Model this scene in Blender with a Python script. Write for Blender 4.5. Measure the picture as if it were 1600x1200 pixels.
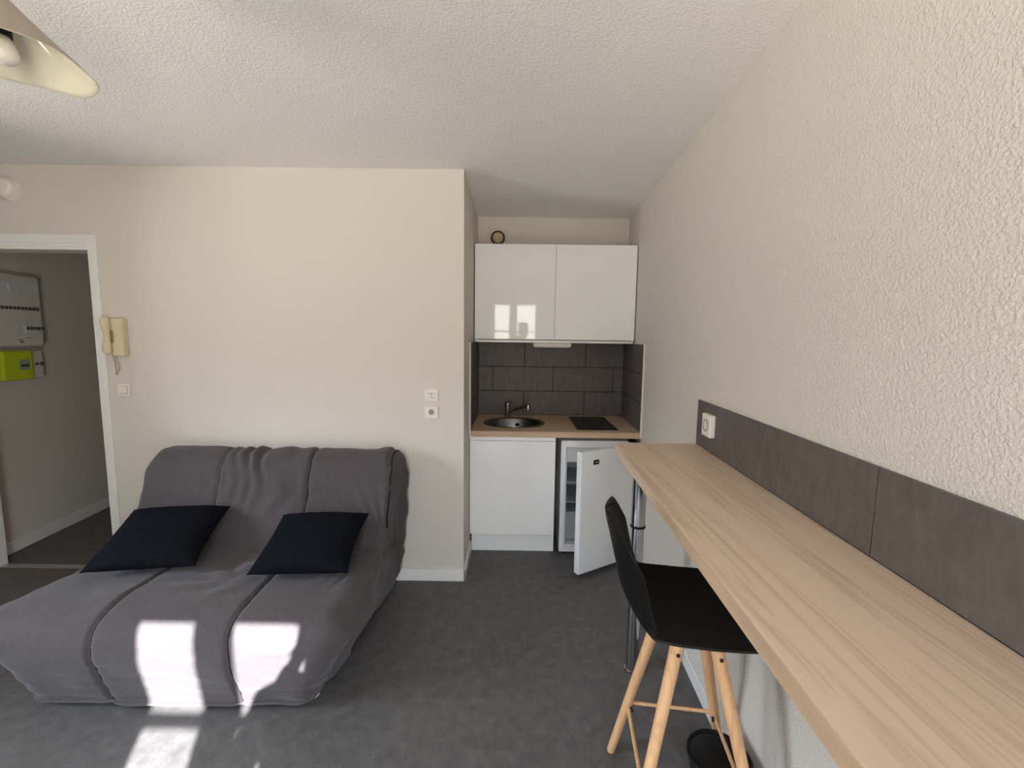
import bpy, bmesh, math, random
from mathutils import Vector, Matrix, noise
random.seed(7)
for o in list(bpy.data.objects): bpy.data.objects.remove(o)
SC = bpy.context.scene
COL = SC.collection

# ------------------------------------------------------------------ camera
CAM_H = 1.5295
F_PX = 682.03
pit, rol, yaw = (math.radians(a) for a in (-6.0827, 0.7347, 0.1769))
fw = Vector((-math.sin(yaw)*math.cos(pit), math.cos(yaw)*math.cos(pit), math.sin(pit)))
rt = Vector((math.cos(yaw), math.sin(yaw), 0)); up = rt.cross(fw)
r2 = math.cos(rol)*rt + math.sin(rol)*up; u2 = -math.sin(rol)*rt + math.cos(rol)*up
cd = bpy.data.cameras.new('camera'); cam = bpy.data.objects.new('camera', cd); COL.objects.link(cam)
cd.sensor_fit = 'HORIZONTAL'; cd.sensor_width = 36; cd.lens = 36*F_PX/1600; cd.clip_start = 0.02
cam.matrix_world = Matrix(((r2.x, u2.x, -fw.x, 0), (r2.y, u2.y, -fw.y, 0), (r2.z, u2.z, -fw.z, CAM_H), (0, 0, 0, 1)))
SC.camera = cam

# ------------------------------------------------------------------ world, sun, exposure
W = bpy.data.worlds.new('sky'); SC.world = W; W.use_nodes = True
nt = W.node_tree; nt.nodes.clear()
wo = nt.nodes.new('ShaderNodeOutputWorld'); bg = nt.nodes.new('ShaderNodeBackground')
tc = nt.nodes.new('ShaderNodeTexCoord'); sp = nt.nodes.new('ShaderNodeSeparateXYZ'); cr = nt.nodes.new('ShaderNodeValToRGB')
mr = nt.nodes.new('ShaderNodeMapRange'); mr.inputs[1].default_value = -1; mr.inputs[2].default_value = 1
nt.links.new(tc.outputs['Generated'], sp.inputs[0]); nt.links.new(sp.outputs[2], mr.inputs[0]); nt.links.new(mr.outputs[0], cr.inputs[0])
cr.color_ramp.elements[0].position = 0.40; cr.color_ramp.elements[0].color = (0.56, 0.52, 0.45, 1)
for p_, c_ in ((0.47, (0.30, 0.29, 0.27, 1)), (0.575, (0.30, 0.29, 0.27, 1))):
    e_ = cr.color_ramp.elements.new(p_); e_.color = c_
cr.color_ramp.elements[3].position = 0.66; cr.color_ramp.elements[3].color = (0.76, 0.87, 1.0, 1)
nt.links.new(cr.outputs[0], bg.inputs[0]); nt.links.new(bg.outputs[0], wo.inputs[0])
bg.inputs[1].default_value = 30.0
SUN_D = Vector((-0.45, 1.0, -0.65))
sl = bpy.data.lights.new('sun', 'SUN'); sun = bpy.data.objects.new('sun', sl); COL.objects.link(sun)
sun.rotation_euler = SUN_D.to_track_quat('-Z', 'Y').to_euler(); sun.location = (3, -6, 5)
sl.energy = 34.0; sl.angle = math.radians(0.5); sl.color = (0.97, 0.98, 1.0)
pl = bpy.data.lights.new('window_portal', 'AREA'); po = bpy.data.objects.new('window_portal', pl); COL.objects.link(po)
pl.shape = 'RECTANGLE'; pl.size = 0.95; pl.size_y = 2.25; pl.cycles.is_portal = True
po.location = (0.02, -1.2, 1.15); po.rotation_euler = (math.radians(90), 0, 0)
pl2 = pl.copy(); po2 = bpy.data.objects.new('window_portal', pl2); COL.objects.link(po2); pl2.size = 1.3; pl2.size_y = 1.28; po2.location = (-3.90, 0.40, 1.56); po2.rotation_euler = (math.radians(90), 0, math.radians(-90))  # second portal serves the added left window
SC.view_settings.view_transform = 'Standard'; SC.view_settings.look = 'None'
SC.view_settings.gamma = 1; SC.view_settings.use_curve_mapping = False
SC.view_settings.exposure = 0.52
SC.cycles.use_denoising = True; SC.cycles.max_bounces = 14; SC.cycles.diffuse_bounces = 10
SC.cycles.sample_clamp_indirect = 8

# ------------------------------------------------------------------ materials
def mat(name, col, rough=0.5, metal=0.0, spec=0.5, noise_amt=0.0, noise_scale=5.0, bump=None, coat=0.0, sheen=0.0, col2=None, stretch=(1, 1, 1), detail=4.0):
    m = bpy.data.materials.new(name); m.use_nodes = True; n = m.node_tree; b = n.nodes['Principled BSDF']
    b.inputs['Base Color'].default_value = (*col, 1); b.inputs['Roughness'].default_value = rough
    b.inputs['Metallic'].default_value = metal; b.inputs['Specular IOR Level'].default_value = spec
    b.inputs['Coat Weight'].default_value = coat; b.inputs['Coat Roughness'].default_value = 0.03
    b.inputs['Sheen Weight'].default_value = sheen
    geo = n.nodes.new('ShaderNodeNewGeometry'); mp = n.nodes.new('ShaderNodeMapping'); mp.inputs['Scale'].default_value = stretch
    n.links.new(geo.outputs['Position'], mp.inputs[0])
    nz = n.nodes.new('ShaderNodeTexNoise'); nz.inputs['Scale'].default_value = noise_scale; nz.inputs['Detail'].default_value = detail
    n.links.new(mp.outputs[0], nz.inputs['Vector'])
    rp = n.nodes.new('ShaderNodeValToRGB'); rp.color_ramp.elements[0].position = 0.3; rp.color_ramp.elements[1].position = 0.7
    c2 = col2 or tuple(c*(1-noise_amt) for c in col)
    rp.color_ramp.elements[0].color = (*c2, 1); rp.color_ramp.elements[1].color = (*[min(1, c*(1+noise_amt*0.5)) for c in col], 1)
    n.links.new(nz.outputs['Fac'], rp.inputs[0]); n.links.new(rp.outputs[0], b.inputs['Base Color'])
    if bump:
        sc_, st, dist = bump
        n2 = n.nodes.new('ShaderNodeTexNoise'); n2.inputs['Scale'].default_value = sc_; n2.inputs['Detail'].default_value = 2.5
        n.links.new(geo.outputs['Position'], n2.inputs['Vector'])
        bp = n.nodes.new('ShaderNodeBump'); bp.inputs['Strength'].default_value = st; bp.inputs['Distance'].default_value = dist
        n.links.new(n2.outputs['Fac'], bp.inputs['Height']); n.links.new(bp.outputs[0], b.inputs['Normal'])
    return m

def wood(name, light, dark, rough=0.45, scale=1.0, axis='Y'):
    m = bpy.data.materials.new(name); m.use_nodes = True; n = m.node_tree; b = n.nodes['Principled BSDF']
    b.inputs['Roughness'].default_value = rough; b.inputs['Specular IOR Level'].default_value = 0.35
    geo = n.nodes.new('ShaderNodeNewGeometry'); mp = n.nodes.new('ShaderNodeMapping')
    s = {'Y': (14, 0.55, 14), 'X': (0.55, 14, 14), 'Z': (14, 14, 0.55)}[axis]
    mp.inputs['Scale'].default_value = tuple(v*scale for v in s)
    if axis == 'Y': mp.inputs['Rotation'].default_value = (0, 0, 0.046)
    n.links.new(geo.outputs['Position'], mp.inputs[0])
    wv = n.nodes.new('ShaderNodeTexNoise'); wv.inputs['Scale'].default_value = 1.0; wv.inputs['Detail'].default_value = 5; wv.inputs['Distortion'].default_value = 1.3
    n.links.new(mp.outputs[0], wv.inputs['Vector'])
    mp2 = n.nodes.new('ShaderNodeMapping'); s2 = {'Y': (160, 2.2, 160), 'X': (2.2, 160, 160), 'Z': (160, 160, 3)}[axis]
    mp2.inputs['Scale'].default_value = s2; n.links.new(geo.outputs['Position'], mp2.inputs[0])
    fn = n.nodes.new('ShaderNodeTexNoise'); fn.inputs['Scale'].default_value = 1.0; fn.inputs['Detail'].default_value = 3
    n.links.new(mp2.outputs[0], fn.inputs['Vector'])
    ml = n.nodes.new('ShaderNodeMath'); ml.operation = 'MULTIPLY'; ml.inputs[1].default_value = 9.0; n.links.new(wv.outputs['Fac'], ml.inputs[0])
    fr = n.nodes.new('ShaderNodeMath'); fr.operation = 'PINGPONG'; fr.inputs[1].default_value = 1.0; n.links.new(ml.outputs[0], fr.inputs[0])
    mx = n.nodes.new('ShaderNodeMath'); mx.operation = 'MULTIPLY_ADD'; mx.inputs[1].default_value = 0.45
    n.links.new(fr.outputs[0], mx.inputs[0])
    f2 = n.nodes.new('ShaderNodeMath'); f2.operation = 'MULTIPLY'; f2.inputs[1].default_value = 0.85; n.links.new(fn.outputs['Fac'], f2.inputs[0])
    n.links.new(f2.outputs[0], mx.inputs[2])
    rp = n.nodes.new('ShaderNodeValToRGB'); rp.color_ramp.elements[0].position = 0.2; rp.color_ramp.elements[1].position = 0.72
    rp.color_ramp.elements[0].color = (*dark, 1); rp.color_ramp.elements[1].color = (*light, 1)
    n.links.new(mx.outputs[0], rp.inputs[0]); n.links.new(rp.outputs[0], b.inputs['Base Color'])
    bp = n.nodes.new('ShaderNodeBump'); bp.inputs['Strength'].default_value = 0.15; bp.inputs['Distance'].default_value = 0.001
    n.links.new(fn.outputs['Fac'], bp.inputs['Height']); n.links.new(bp.outputs[0], b.inputs['Normal'])
    return m

def roughcast(name, col, scale, strength, dist):
    m = bpy.data.materials.new(name); m.use_nodes = True; n = m.node_tree; b = n.nodes['Principled BSDF']
    b.inputs['Roughness'].default_value = 0.75; b.inputs['Specular IOR Level'].default_value = 0.25
    b.inputs['Base Color'].default_value = (*col, 1)
    geo = n.nodes.new('ShaderNodeNewGeometry')
    a = n.nodes.new('ShaderNodeTexNoise'); a.inputs['Scale'].default_value = scale; a.inputs['Detail'].default_value = 2.5; a.inputs['Distortion'].default_value = 0.4
    n.links.new(geo.outputs['Position'], a.inputs['Vector'])
    rp = n.nodes.new('ShaderNodeValToRGB'); rp.color_ramp.elements[0].position = 0.36; rp.color_ramp.elements[1].position = 0.66
    n.links.new(a.outputs['Fac'], rp.inputs[0])
    bp = n.nodes.new('ShaderNodeBump'); bp.inputs['Strength'].default_value = strength; bp.inputs['Distance'].default_value = dist
    n.links.new(rp.outputs[0], bp.inputs['Height']); n.links.new(bp.outputs[0], b.inputs['Normal'])
    return m

WALLC = (0.67, 0.628, 0.575)
M = {}
M['wall'] = mat('painted_wall', WALLC, 0.7, spec=0.25, noise_amt=0.02, noise_scale=1.2, bump=(220, 0.05, 0.001))
M['rough_wall'] = roughcast('textured_wall', (0.665, 0.635, 0.59), 135, 0.6, 0.0024)
M['ceiling'] = roughcast('textured_ceiling', (0.84, 0.835, 0.82), 120, 0.55, 0.0024)
M['floor'] = mat('mottled_vinyl', (0.118, 0.112, 0.110), 0.5, spec=0.35, noise_amt=0.38, noise_scale=17, detail=12, bump=(160, 0.3, 0.0012))
M['floor'].node_tree.nodes['Noise Texture'].inputs['Roughness'].default_value = 0.72
M['white_trim'] = mat('white_gloss_paint', (0.80, 0.79, 0.77), 0.35, noise_amt=0.02)
M['tile'] = mat('slate_tile', (0.118, 0.103, 0.099), 0.55, noise_amt=0.30, noise_scale=20, detail=12, stretch=(1.6, 1.6, 0.8), bump=(60, 0.08, 0.001))
M['tile'].node_tree.nodes['Noise Texture'].inputs['Roughness'].default_value = 0.7
M['grout'] = mat('dark_grout', (0.006, 0.005, 0.005), 0.9)
M['white_gloss'] = mat('white_lacquer', (0.90, 0.90, 0.90), 0.035, noise_amt=0.0, spec=0.45)
M['white_board'] = mat('white_board', (0.76, 0.76, 0.76), 0.3)
M['wood_x'] = wood('pale_oak_laminate_kitchen', (0.56, 0.40, 0.27), (0.42, 0.28, 0.18), axis='X')
M['wood_y'] = wood('pale_oak_laminate_bar', (0.60, 0.455, 0.335), (0.43, 0.305, 0.21), axis='Y')
M['beech'] = wood('beech_wood', (0.70, 0.42, 0.22), (0.56, 0.31, 0.15), axis='Z', rough=0.5)
M['edge'] = mat('laminate_edge', (0.62, 0.46, 0.31), 0.28, noise_amt=0.15, noise_scale=40, stretch=(1, 0.1, 1))
M['steel'] = mat('brushed_steel', (0.22, 0.215, 0.21), 0.30, metal=1.0)
M['chrome'] = mat('chrome', (0.48, 0.48, 0.49), 0.10, metal=1.0)
M['dark_chrome'] = mat('tap_chrome', (0.45, 0.43, 0.42), 0.15, metal=1.0)
M['black_glass'] = mat('black_glass', (0.003, 0.003, 0.003), 0.2, spec=0.2)
M['black'] = mat('black_plastic', (0.0045, 0.0045, 0.0045), 0.5, spec=0.22)
M['black_soft'] = mat('black_rubber', (0.012, 0.012, 0.012), 0.6)
M['dark_bin'] = mat('black_bin_plastic', (0.014, 0.014, 0.015), 0.35)
M['fabric'] = mat('charcoal_cotton', (0.080, 0.070, 0.074), 0.95, spec=0.1, noise_amt=0.10, noise_scale=60, bump=(420, 0.25, 0.0015), sheen=0.15)
M['seam'] = mat('dark_seam', (0.018, 0.015, 0.017), 0.95, spec=0.1)
M['navy'] = mat('navy_cotton', (0.0048, 0.0055, 0.0088), 0.95, spec=0.08, noise_amt=0.2, noise_scale=40, bump=(350, 0.3, 0.0015))
M['appliance'] = mat('appliance_white', (0.82, 0.83, 0.85), 0.32, noise_amt=0.0)
M['liner'] = mat('fridge_liner', (0.62, 0.65, 0.68), 0.4)
M['clear'] = mat('frosted_plastic', (0.42, 0.46, 0.50), 0.25)
M['cream'] = mat('yellowed_cream_plastic', (0.66, 0.56, 0.37), 0.4, noise_amt=0.06, noise_scale=12)
M['cream_dark'] = mat('dark_cream_recess', (0.30, 0.24, 0.13), 0.6)  # darker cream tone for the finger recess oval
M['cord'] = mat('cream_cord', (0.50, 0.42, 0.34), 0.6)
M['switch'] = mat('switch_plastic', (0.80, 0.76, 0.70), 0.3)
M['switch_dark'] = mat('socket_recess', (0.30, 0.27, 0.23), 0.5)
M['panel'] = mat('breaker_panel_plastic', (0.62, 0.60, 0.56), 0.3)
M['panel_dark'] = mat('breaker_levers', (0.06, 0.055, 0.05), 0.5)
M['green'] = mat('lime_plastic', (0.50, 0.60, 0.02), 0.35)
M['lcd'] = mat('meter_screen', (0.30, 0.34, 0.36), 0.2)
M['vent'] = mat('vent_cream', (0.52, 0.44, 0.26), 0.5)
M['vent_ring'] = mat('vent_dark_ring', (0.05, 0.03, 0.015), 0.6)
M['shade'] = mat('cream_glass_shade', (0.70, 0.66, 0.52), 0.12, coat=0.3)
M['shade_out'] = mat('shade_outer', (0.34, 0.28, 0.22), 0.4)
M['bulb'] = mat('opal_bulb', (0.75, 0.70, 0.63), 0.3)
M['thresh'] = mat('metal_threshold', (0.42, 0.40, 0.37), 0.4, metal=0.6)
M['stone'] = mat('exterior_render', (0.55, 0.52, 0.47), 0.9, noise_amt=0.1)
M['shirt'] = mat('grey_shirt', (0.16, 0.17, 0.19), 0.9)
M['jeans'] = mat('blue_jeans', (0.03, 0.045, 0.09), 0.9)
M['skin'] = mat('skin', (0.52, 0.33, 0.24), 0.55)
M['hair'] = mat('brown_hair', (0.035, 0.022, 0.014), 0.7)
g = bpy.data.materials.new('window_glass'); g.use_nodes = True; n = g.node_tree; n.nodes.clear()
go = n.nodes.new('ShaderNodeOutputMaterial'); gm = n.nodes.new('ShaderNodeMixShader'); gt = n.nodes.new('ShaderNodeBsdfTransparent'); gg = n.nodes.new('ShaderNodeBsdfGlossy')
gf = n.nodes.new('ShaderNodeFresnel'); gf.inputs[0].default_value = 1.25; gg.inputs['Roughness'].default_value = 0.0
n.links.new(gf.outputs[0], gm.inputs[0]); n.links.new(gt.outputs[0], gm.inputs[1]); n.links.new(gg.outputs[0], gm.inputs[2]); n.links.new(gm.outputs[0], go.inputs[0])
M['glass'] = g

# ------------------------------------------------------------------ mesh helpers
ORG = {}
def wpos(o): return ORG.get(o.name, Vector((0, 0, 0)))
def thing(name, label, cat, loc, group=None):
    o = bpy.data.objects.new(name, None); COL.objects.link(o); o.location = loc; o.empty_display_size = 0.1
    ORG[o.name] = Vector(loc); o['label'] = label; o['category'] = cat
    if group: o['group'] = group
    return o
def obj(name, bm, mats, parent=None, org=None, smooth=False, label=None):
    if not isinstance(mats, (list, tuple)): mats = [mats]
    if org is None:
        org = wpos(parent) if parent else Vector((0, 0, 0))
    org = Vector(org)
    bmesh.ops.recalc_face_normals(bm, faces=bm.faces[:])
    me = bpy.data.meshes.new(name); bmesh.ops.translate(bm, verts=bm.verts[:], vec=-org)
    bm.to_mesh(me); bm.free()
    for m in mats: me.materials.append(m)
    if smooth:
        for p in me.polygons: p.use_smooth = True
    o = bpy.data.objects.new(name, me); COL.objects.link(o); ORG[o.name] = org
    if parent: o.parent = parent; o.location = org - wpos(parent)
    else: o.location = org
    if label: o['label'] = label
    return o
def tag(o, label, cat, group=None):
    o['label'] = label; o['category'] = cat
    if group: o['group'] = group
    return o
def struct(o): o['kind'] = 'structure'; return o
def B(): return bmesh.new()
def hexa(bm, c8, bevel=0.0, mi=0, seg=2):
    t = bmesh.new(); v = [t.verts.new(c) for c in c8]
    for f in ((0, 3, 2, 1), (4, 5, 6, 7), (0, 1, 5, 4), (1, 2, 6, 5), (2, 3, 7, 6), (3, 0, 4, 7)): t.faces.new([v[i] for i in f])
    bmesh.ops.recalc_face_normals(t, faces=t.faces[:])
    if bevel > 0: bmesh.ops.bevel(t, geom=t.edges[:], offset=bevel, segments=seg, affect='EDGES', profile=0.5)
    merge(bm, t, mi)
def merge(bm, t, mi=0):
    mp = {v: bm.verts.new(v.co) for v in t.verts}
    for f in t.faces:
        try:
            nf = bm.faces.new([mp[v] for v in f.verts]); nf.material_index = mi; nf.smooth = f.smooth
        except ValueError: pass
    t.free()
def box(bm, x0, x1, y0, y1, z0, z1, bevel=0.0, mi=0, seg=2):
    hexa(bm, [(x0, y0, z0), (x1, y0, z0), (x1, y1, z0), (x0, y1, z0), (x0, y0, z1), (x1, y0, z1), (x1, y1, z1), (x0, y1, z1)], bevel, mi, seg)
    return bm
def frame_of(d):
    d = Vector(d).normalized(); a = Vector((0, 0, 1)) if abs(d.z) < 0.9 else Vector((1, 0, 0))
    u = d.cross(a).normalized(); return u, d.cross(u).normalized(), d
def tube(bm, pts, rad, n=16, mi=0, cap=True):
    pts = [Vector(p) for p in pts]; rs = rad if isinstance(rad, (list, tuple)) else [rad]*len(pts)
    rings = []; pu = None
    for i, p in enumerate(pts):
        d = (pts[min(i+1, len(pts)-1)] - pts[max(i-1, 0)])
        u, v, dd = frame_of(d)
        if pu is not None:
            u = (pu - dd*pu.dot(dd)).normalized(); v = dd.cross(u)
        pu = u
        rings.append([bm.verts.new(p + (u*math.cos(2*math.pi*k/n) + v*math.sin(2*math.pi*k/n))*rs[i]) for k in range(n)])
    for a, b in zip(rings, rings[1:]):
        for k in range(n):
            f = bm.faces.new((a[k], a[(k+1) % n], b[(k+1) % n], b[k])); f.smooth = True; f.material_index = mi
    if cap:
        for rg in (rings[0][::-1], rings[-1]):
            f = bm.faces.new(rg); f.material_index = mi
            for e in f.edges: e.smooth = False
    return bm
def lathe(bm, prof, c, axis=(0, 0, 1), n=40, mi=0, closed=False, sx=1.0, sy=1.0):
    u, v, d = frame_of(axis); c = Vector(c); rings = []
    for r, h in prof:
        if r < 1e-6: rings.append([bm.verts.new(c + d*h)])
        else: rings.append([bm.verts.new(c + d*h + (u*math.cos(2*math.pi*k/n)*sx + v*math.sin(2*math.pi*k/n)*sy)*r) for k in range(n)])
    for a, b in zip(rings, rings[1:]):
        for k in range(n):
            k2 = (k+1) % n
            if len(a) == 1 and len(b) == 1: continue
            if len(a) == 1: f = bm.faces.new((a[0], b[k2], b[k]))
            elif len(b) == 1: f = bm.faces.new((a[k], a[k2], b[0]))
            else: f = bm.faces.new((a[k], a[k2], b[k2], b[k]))
            f.smooth = True; f.material_index = mi
    return bm
def cyl(bm, a, b, r, n=24, mi=0, r1=None): return tube(bm, [a, b], [r, r if r1 is None else r1], n, mi)

# ------------------------------------------------------------------ layout numbers
H = 2.480; D = 3.593; Y1 = 2.607; XR0 = 0.9084; SR = 0.04625; XL = -0.2975; YB = -0.90; XLW = -3.60; WT = 0.115
def xw(y): return XR0 + SR*(y-D)       # textured right wall
BASEZ = 0.075

# ------------------------------------------------------------------ room shell
struct(obj('floor', box(B(), XLW-0.3, 1.2, -1.2, 4.9, -0.1, 0.0), M['floor']))
struct(obj('ceiling', box(B(), XLW-0.3, 1.2, -1.2, 4.9, H, H+0.1), M['ceiling']))
b = B(); hexa(b, [(xw(-1.2), -1.2, 0), (xw(-1.2)+0.2, -1.2, 0), (xw(4.9)+0.2, 4.9, 0), (xw(4.9), 4.9, 0), (xw(-1.2), -1.2, H), (xw(-1.2)+0.2, -1.2, H), (xw(4.9)+0.2, 4.9, H), (xw(4.9), 4.9, H)])
struct(obj('wall_right', b, M['rough_wall']))
DX0, DX1, DZ = -3.325, -2.489, 2.006
b = B(); box(b, DX1+0.02, XL, Y1, Y1+WT, 0, H); box(b, DX0-0.02, DX1+0.02, Y1, Y1+WT, DZ+0.02, H); box(b, XLW, DX0-0.02, Y1, Y1+WT, 0, H)
struct(obj('wall_back', b, M['wall']))
struct(obj('wall_niche_left', box(B(), XL-0.1, XL, Y1+WT, D, 0, H), M['wall']))
struct(obj('wall_niche_back', box(B(), XL-0.1, 1.1, D, D+0.1, 0, H), M['wall']))
VY0, VY1, VZ0, VZ1 = -0.25, 1.05, 0.92, 2.20  # opening for the unseen window added on the left
b = B(); box(b, XLW-0.25, XLW, YB, VY0, 0, H); box(b, XLW-0.25, XLW, VY1, Y1, 0, H); box(b, XLW-0.25, XLW, VY0, VY1, 0, VZ0); box(b, XLW-0.25, XLW, VY0, VY1, VZ1, H)
struct(obj('wall_left', b, M['wall']))
# hall wall behind the doorway, slightly out of square
def xh(y): return -3.457 - 0.115*(y-2.834)
b = B(); hexa(b, [(xh(2.72)-0.2, 2.72, 0), (xh(2.72), 2.72, 0), (xh(4.8), 4.8, 0), (xh(4.8)-0.2, 4.8, 0), (xh(2.72)-0.2, 2.72, H), (xh(2.72), 2.72, H), (xh(4.8), 4.8, H), (xh(4.8)-0.2, 4.8, H)])
struct(obj('wall_hall_left', b, M['wall']))
struct(obj('wall_hall_end', box(B(), -3.9, XL-0.1, 4.8, 4.9, 0, H), M['wall']))
struct(obj('wall_hall_right', box(B(), -1.9, -1.8, Y1+WT, 4.8, 0, H), M['wall']))
# window wall behind the camera
WX0, WX1, WZ0, WZ1 = -0.46, 0.50, 0.0, 2.30
b = B()
box(b, XLW-0.25, WX0, -1.15, YB, 0, H); box(b, WX1, 0.95, -1.15, YB, 0, H); box(b, WX0, WX1, -1.15, YB, WZ1, H)
struct(obj('wall_window', b, M['wall']))
# window: frame, two casements, glazing
ZP0, ZP1 = 0.14, 2.065
b = B()
fy0, fy1 = -0.965, -0.905
PA = (-0.322, -0.082); PB = (0.048, 0.352)
for x0, x1 in ((WX0, PA[0]), (PA[1], PB[0]), (PB[1], WX1)): box(b, x0, x1, fy0, fy1, WZ0, WZ1)
for x0, x1 in (PA, PB):
    box(b, x0, x1, fy0, fy1, WZ0, ZP0); box(b, x0, x1, fy0, fy1, ZP1, WZ1); box(b, x0, x1, fy0+0.012, fy1-0.012, 1.618, 1.645)
win = struct(obj('window_1', b, M['white_trim'], org=(0, -0.93, WZ0)))
b = B(); box(b, PA[0], PA[1], -0.937, -0.933, ZP0, ZP1); box(b, PB[0], PB[1], -0.937, -0.933, ZP0, ZP1)
obj('glass_pane', b, M['glass'], win)
b = B(); vm = (VY0+VY1)/2; vx0, vx1 = XLW-0.065, XLW-0.005
for y0, y1 in ((VY0, VY0+0.09), (vm-0.05, vm+0.05), (VY1-0.09, VY1)): box(b, vx0, vx1, y0, y1, VZ0, VZ1, 0.004)
for z0, z1 in ((VZ0, VZ0+0.10), (VZ1-0.10, VZ1)): box(b, vx0+0.001, vx1-0.001, VY0, VY1, z0, z1, 0.004)
added_win = struct(obj('window_2_added', b, M['white_trim'], org=(XLW-0.03, vm, VZ0)))  # unseen window, added to brighten the right wall and kitchen
b = B(); box(b, XLW-0.037, XLW-0.033, VY0+0.09, vm-0.05, VZ0+0.1, VZ1-0.1); box(b, XLW-0.037, XLW-0.033, vm+0.05, VY1-0.09, VZ0+0.1, VZ1-0.1)
obj('glass_pane', b, M['glass'], added_win)
struct(obj('trim_window_sill', box(B(), WX0, WX1, -1.15, -0.965, 0.0, 0.03, 0.005), M['stone']))
# baseboards
def base_seg(name, x0, y0, x1, y1, t, z=BASEZ):
    dx, dy = x1-x0, y1-y0; L = math.hypot(dx, dy); nx, ny = -dy/L*t, dx/L*t; bb = B()
    hexa(bb, [(x0, y0, 0), (x1, y1, 0), (x1+nx, y1+ny, 0), (x0+nx, y0+ny, 0), (x0, y0, z), (x1, y1, z), (x1+nx, y1+ny, z), (x0+nx, y0+ny, z)], 0.003)
    return struct(obj(name, bb, M['white_trim']))
base_seg('baseboard_back', XL+0.011, Y1, -2.436, Y1, 0.011)
base_seg('baseboard_niche', XL, 3.0, XL, Y1-0.011, 0.011)
base_seg('baseboard_right', xw(-0.85), -0.85, xw(2.92), 2.92, 0.011)
base_seg('baseboard_hall', xh(4.7), 4.7, xh(2.74), 2.74, 0.012) if False else None
b = B(); hexa(b, [(xh(2.74), 2.74, 0), (xh(2.74)+0.012, 2.74, 0), (xh(4.7)+0.012, 4.7, 0), (xh(4.7), 4.7, 0), (xh(2.74), 2.74, 0.085), (xh(2.74)+0.012, 2.74, 0.085), (xh(4.7)+0.012, 4.7, 0.085), (xh(4.7), 4.7, 0.085)], 0.003)
struct(obj('baseboard_hall', b, M['white_trim']))
# door frame
b = B(); cy = Y1-0.012
box(b, DX1, -2.437, cy, Y1+0.001, 0, 2.091, 0.003); box(b, DX0-0.052, DX0, cy, Y1+0.001, 0, 2.091, 0.003); box(b, DX0, DX1, cy, Y1+0.001, 2.040, 2.091, 0.003)
box(b, DX0-0.05, DX1+0.05, cy+0.004, Y1+0.002, 2.022, 2.041, 0.002)
box(b, DX1-0.001, DX1+0.02, Y1-0.004, Y1+WT+0.008, 0, 2.03); box(b, DX0-0.02, DX0+0.001, Y1-0.004, Y1+WT+0.008, 0, 2.03)
box(b, DX0-0.02, DX1+0.02, Y1-0.004, Y1+WT+0.008, 2.006, 2.03)
struct(obj('door_1', b, M['white_trim'], org=((DX0+DX1)/2, Y1, 0)))
struct(obj('trim_threshold', box(B(), DX0, DX1, 2.680, 2.722, 0.0, 0.006, 0.002), M['thresh']))

# ------------------------------------------------------------------ kitchenette
ZC = 0.8922; YC = 2.927
WTX = lambda y: xw(y)-0.002
# tiled backsplashes, tiles with open dark joints
def tiles_on(name, label, plane, spans, rows, z0, hh=0.2, t=0.010, gap=0.0024):
    bb = B()
    for r in range(len(spans)):
        xs = spans[r]; za, zb = z0+hh*r+gap, z0+hh*(r+1)-gap
        for a, c in zip(xs, xs[1:]):
            hexa(bb, plane(a+gap, c-gap, za, zb, t), 0.0008, 0, 1)
        hexa(bb, plane(xs[0], xs[-1], z0+hh*r, z0+hh*(r+1), t-0.003), 0, 1)
    return tag(obj(name, bb, [M['tile'], M['grout']], org=plane(spans[0][0], spans[0][-1], z0, z0+0.1, t)[0]), label, 'tiles')
pb = lambda a, c, za, zb, t: [(a, D-t, za), (c, D-t, za), (c, D-0.0005, za), (a, D-0.0005, za), (a, D-t, zb), (c, D-t, zb), (c, D-0.0005, zb), (a, D-0.0005, zb)]
prr = lambda a, c, za, zb, t: [(xw(a)-t, a, za), (xw(a)-0.0005, a, za), (xw(c)-0.0005, c, za), (xw(c)-t, c, za), (xw(a)-t, a, zb), (xw(a)-0.0005, a, zb), (xw(c)-0.0005, c, zb), (xw(c)-t, c, zb)]
pll = lambda a, c, za, zb, t: [(XL+0.0005, a, za), (XL+t, a, za), (XL+t, c, za), (XL+0.0005, c, za), (XL+0.0005, a, zb), (XL+t, a, zb), (XL+t, c, zb), (XL+0.0005, c, zb)]
xe = xw(D)-0.011
tiles_on('tile_backsplash', 'slate grey tiled backsplash behind the sink and hob', pb, [[XL+0.011, 0.087, 0.587, xe], [XL+0.011, -0.17, 0.327, 0.819, xe], [XL+0.011, 0.09, 0.59, xe]], 3, ZC)
tiles_on('tile_backsplash', 'slate grey tiled side wall to the right of the black hob', prr, [[YC, D-0.011], [YC, D-0.011], [YC, D-0.011]], 3, ZC)
tiles_on('tile_backsplash', 'narrow slate grey tiled side wall to the left of the sink', pll, [[YC, D-0.011], [YC, D-0.011], [YC, D-0.011]], 3, ZC)
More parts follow.
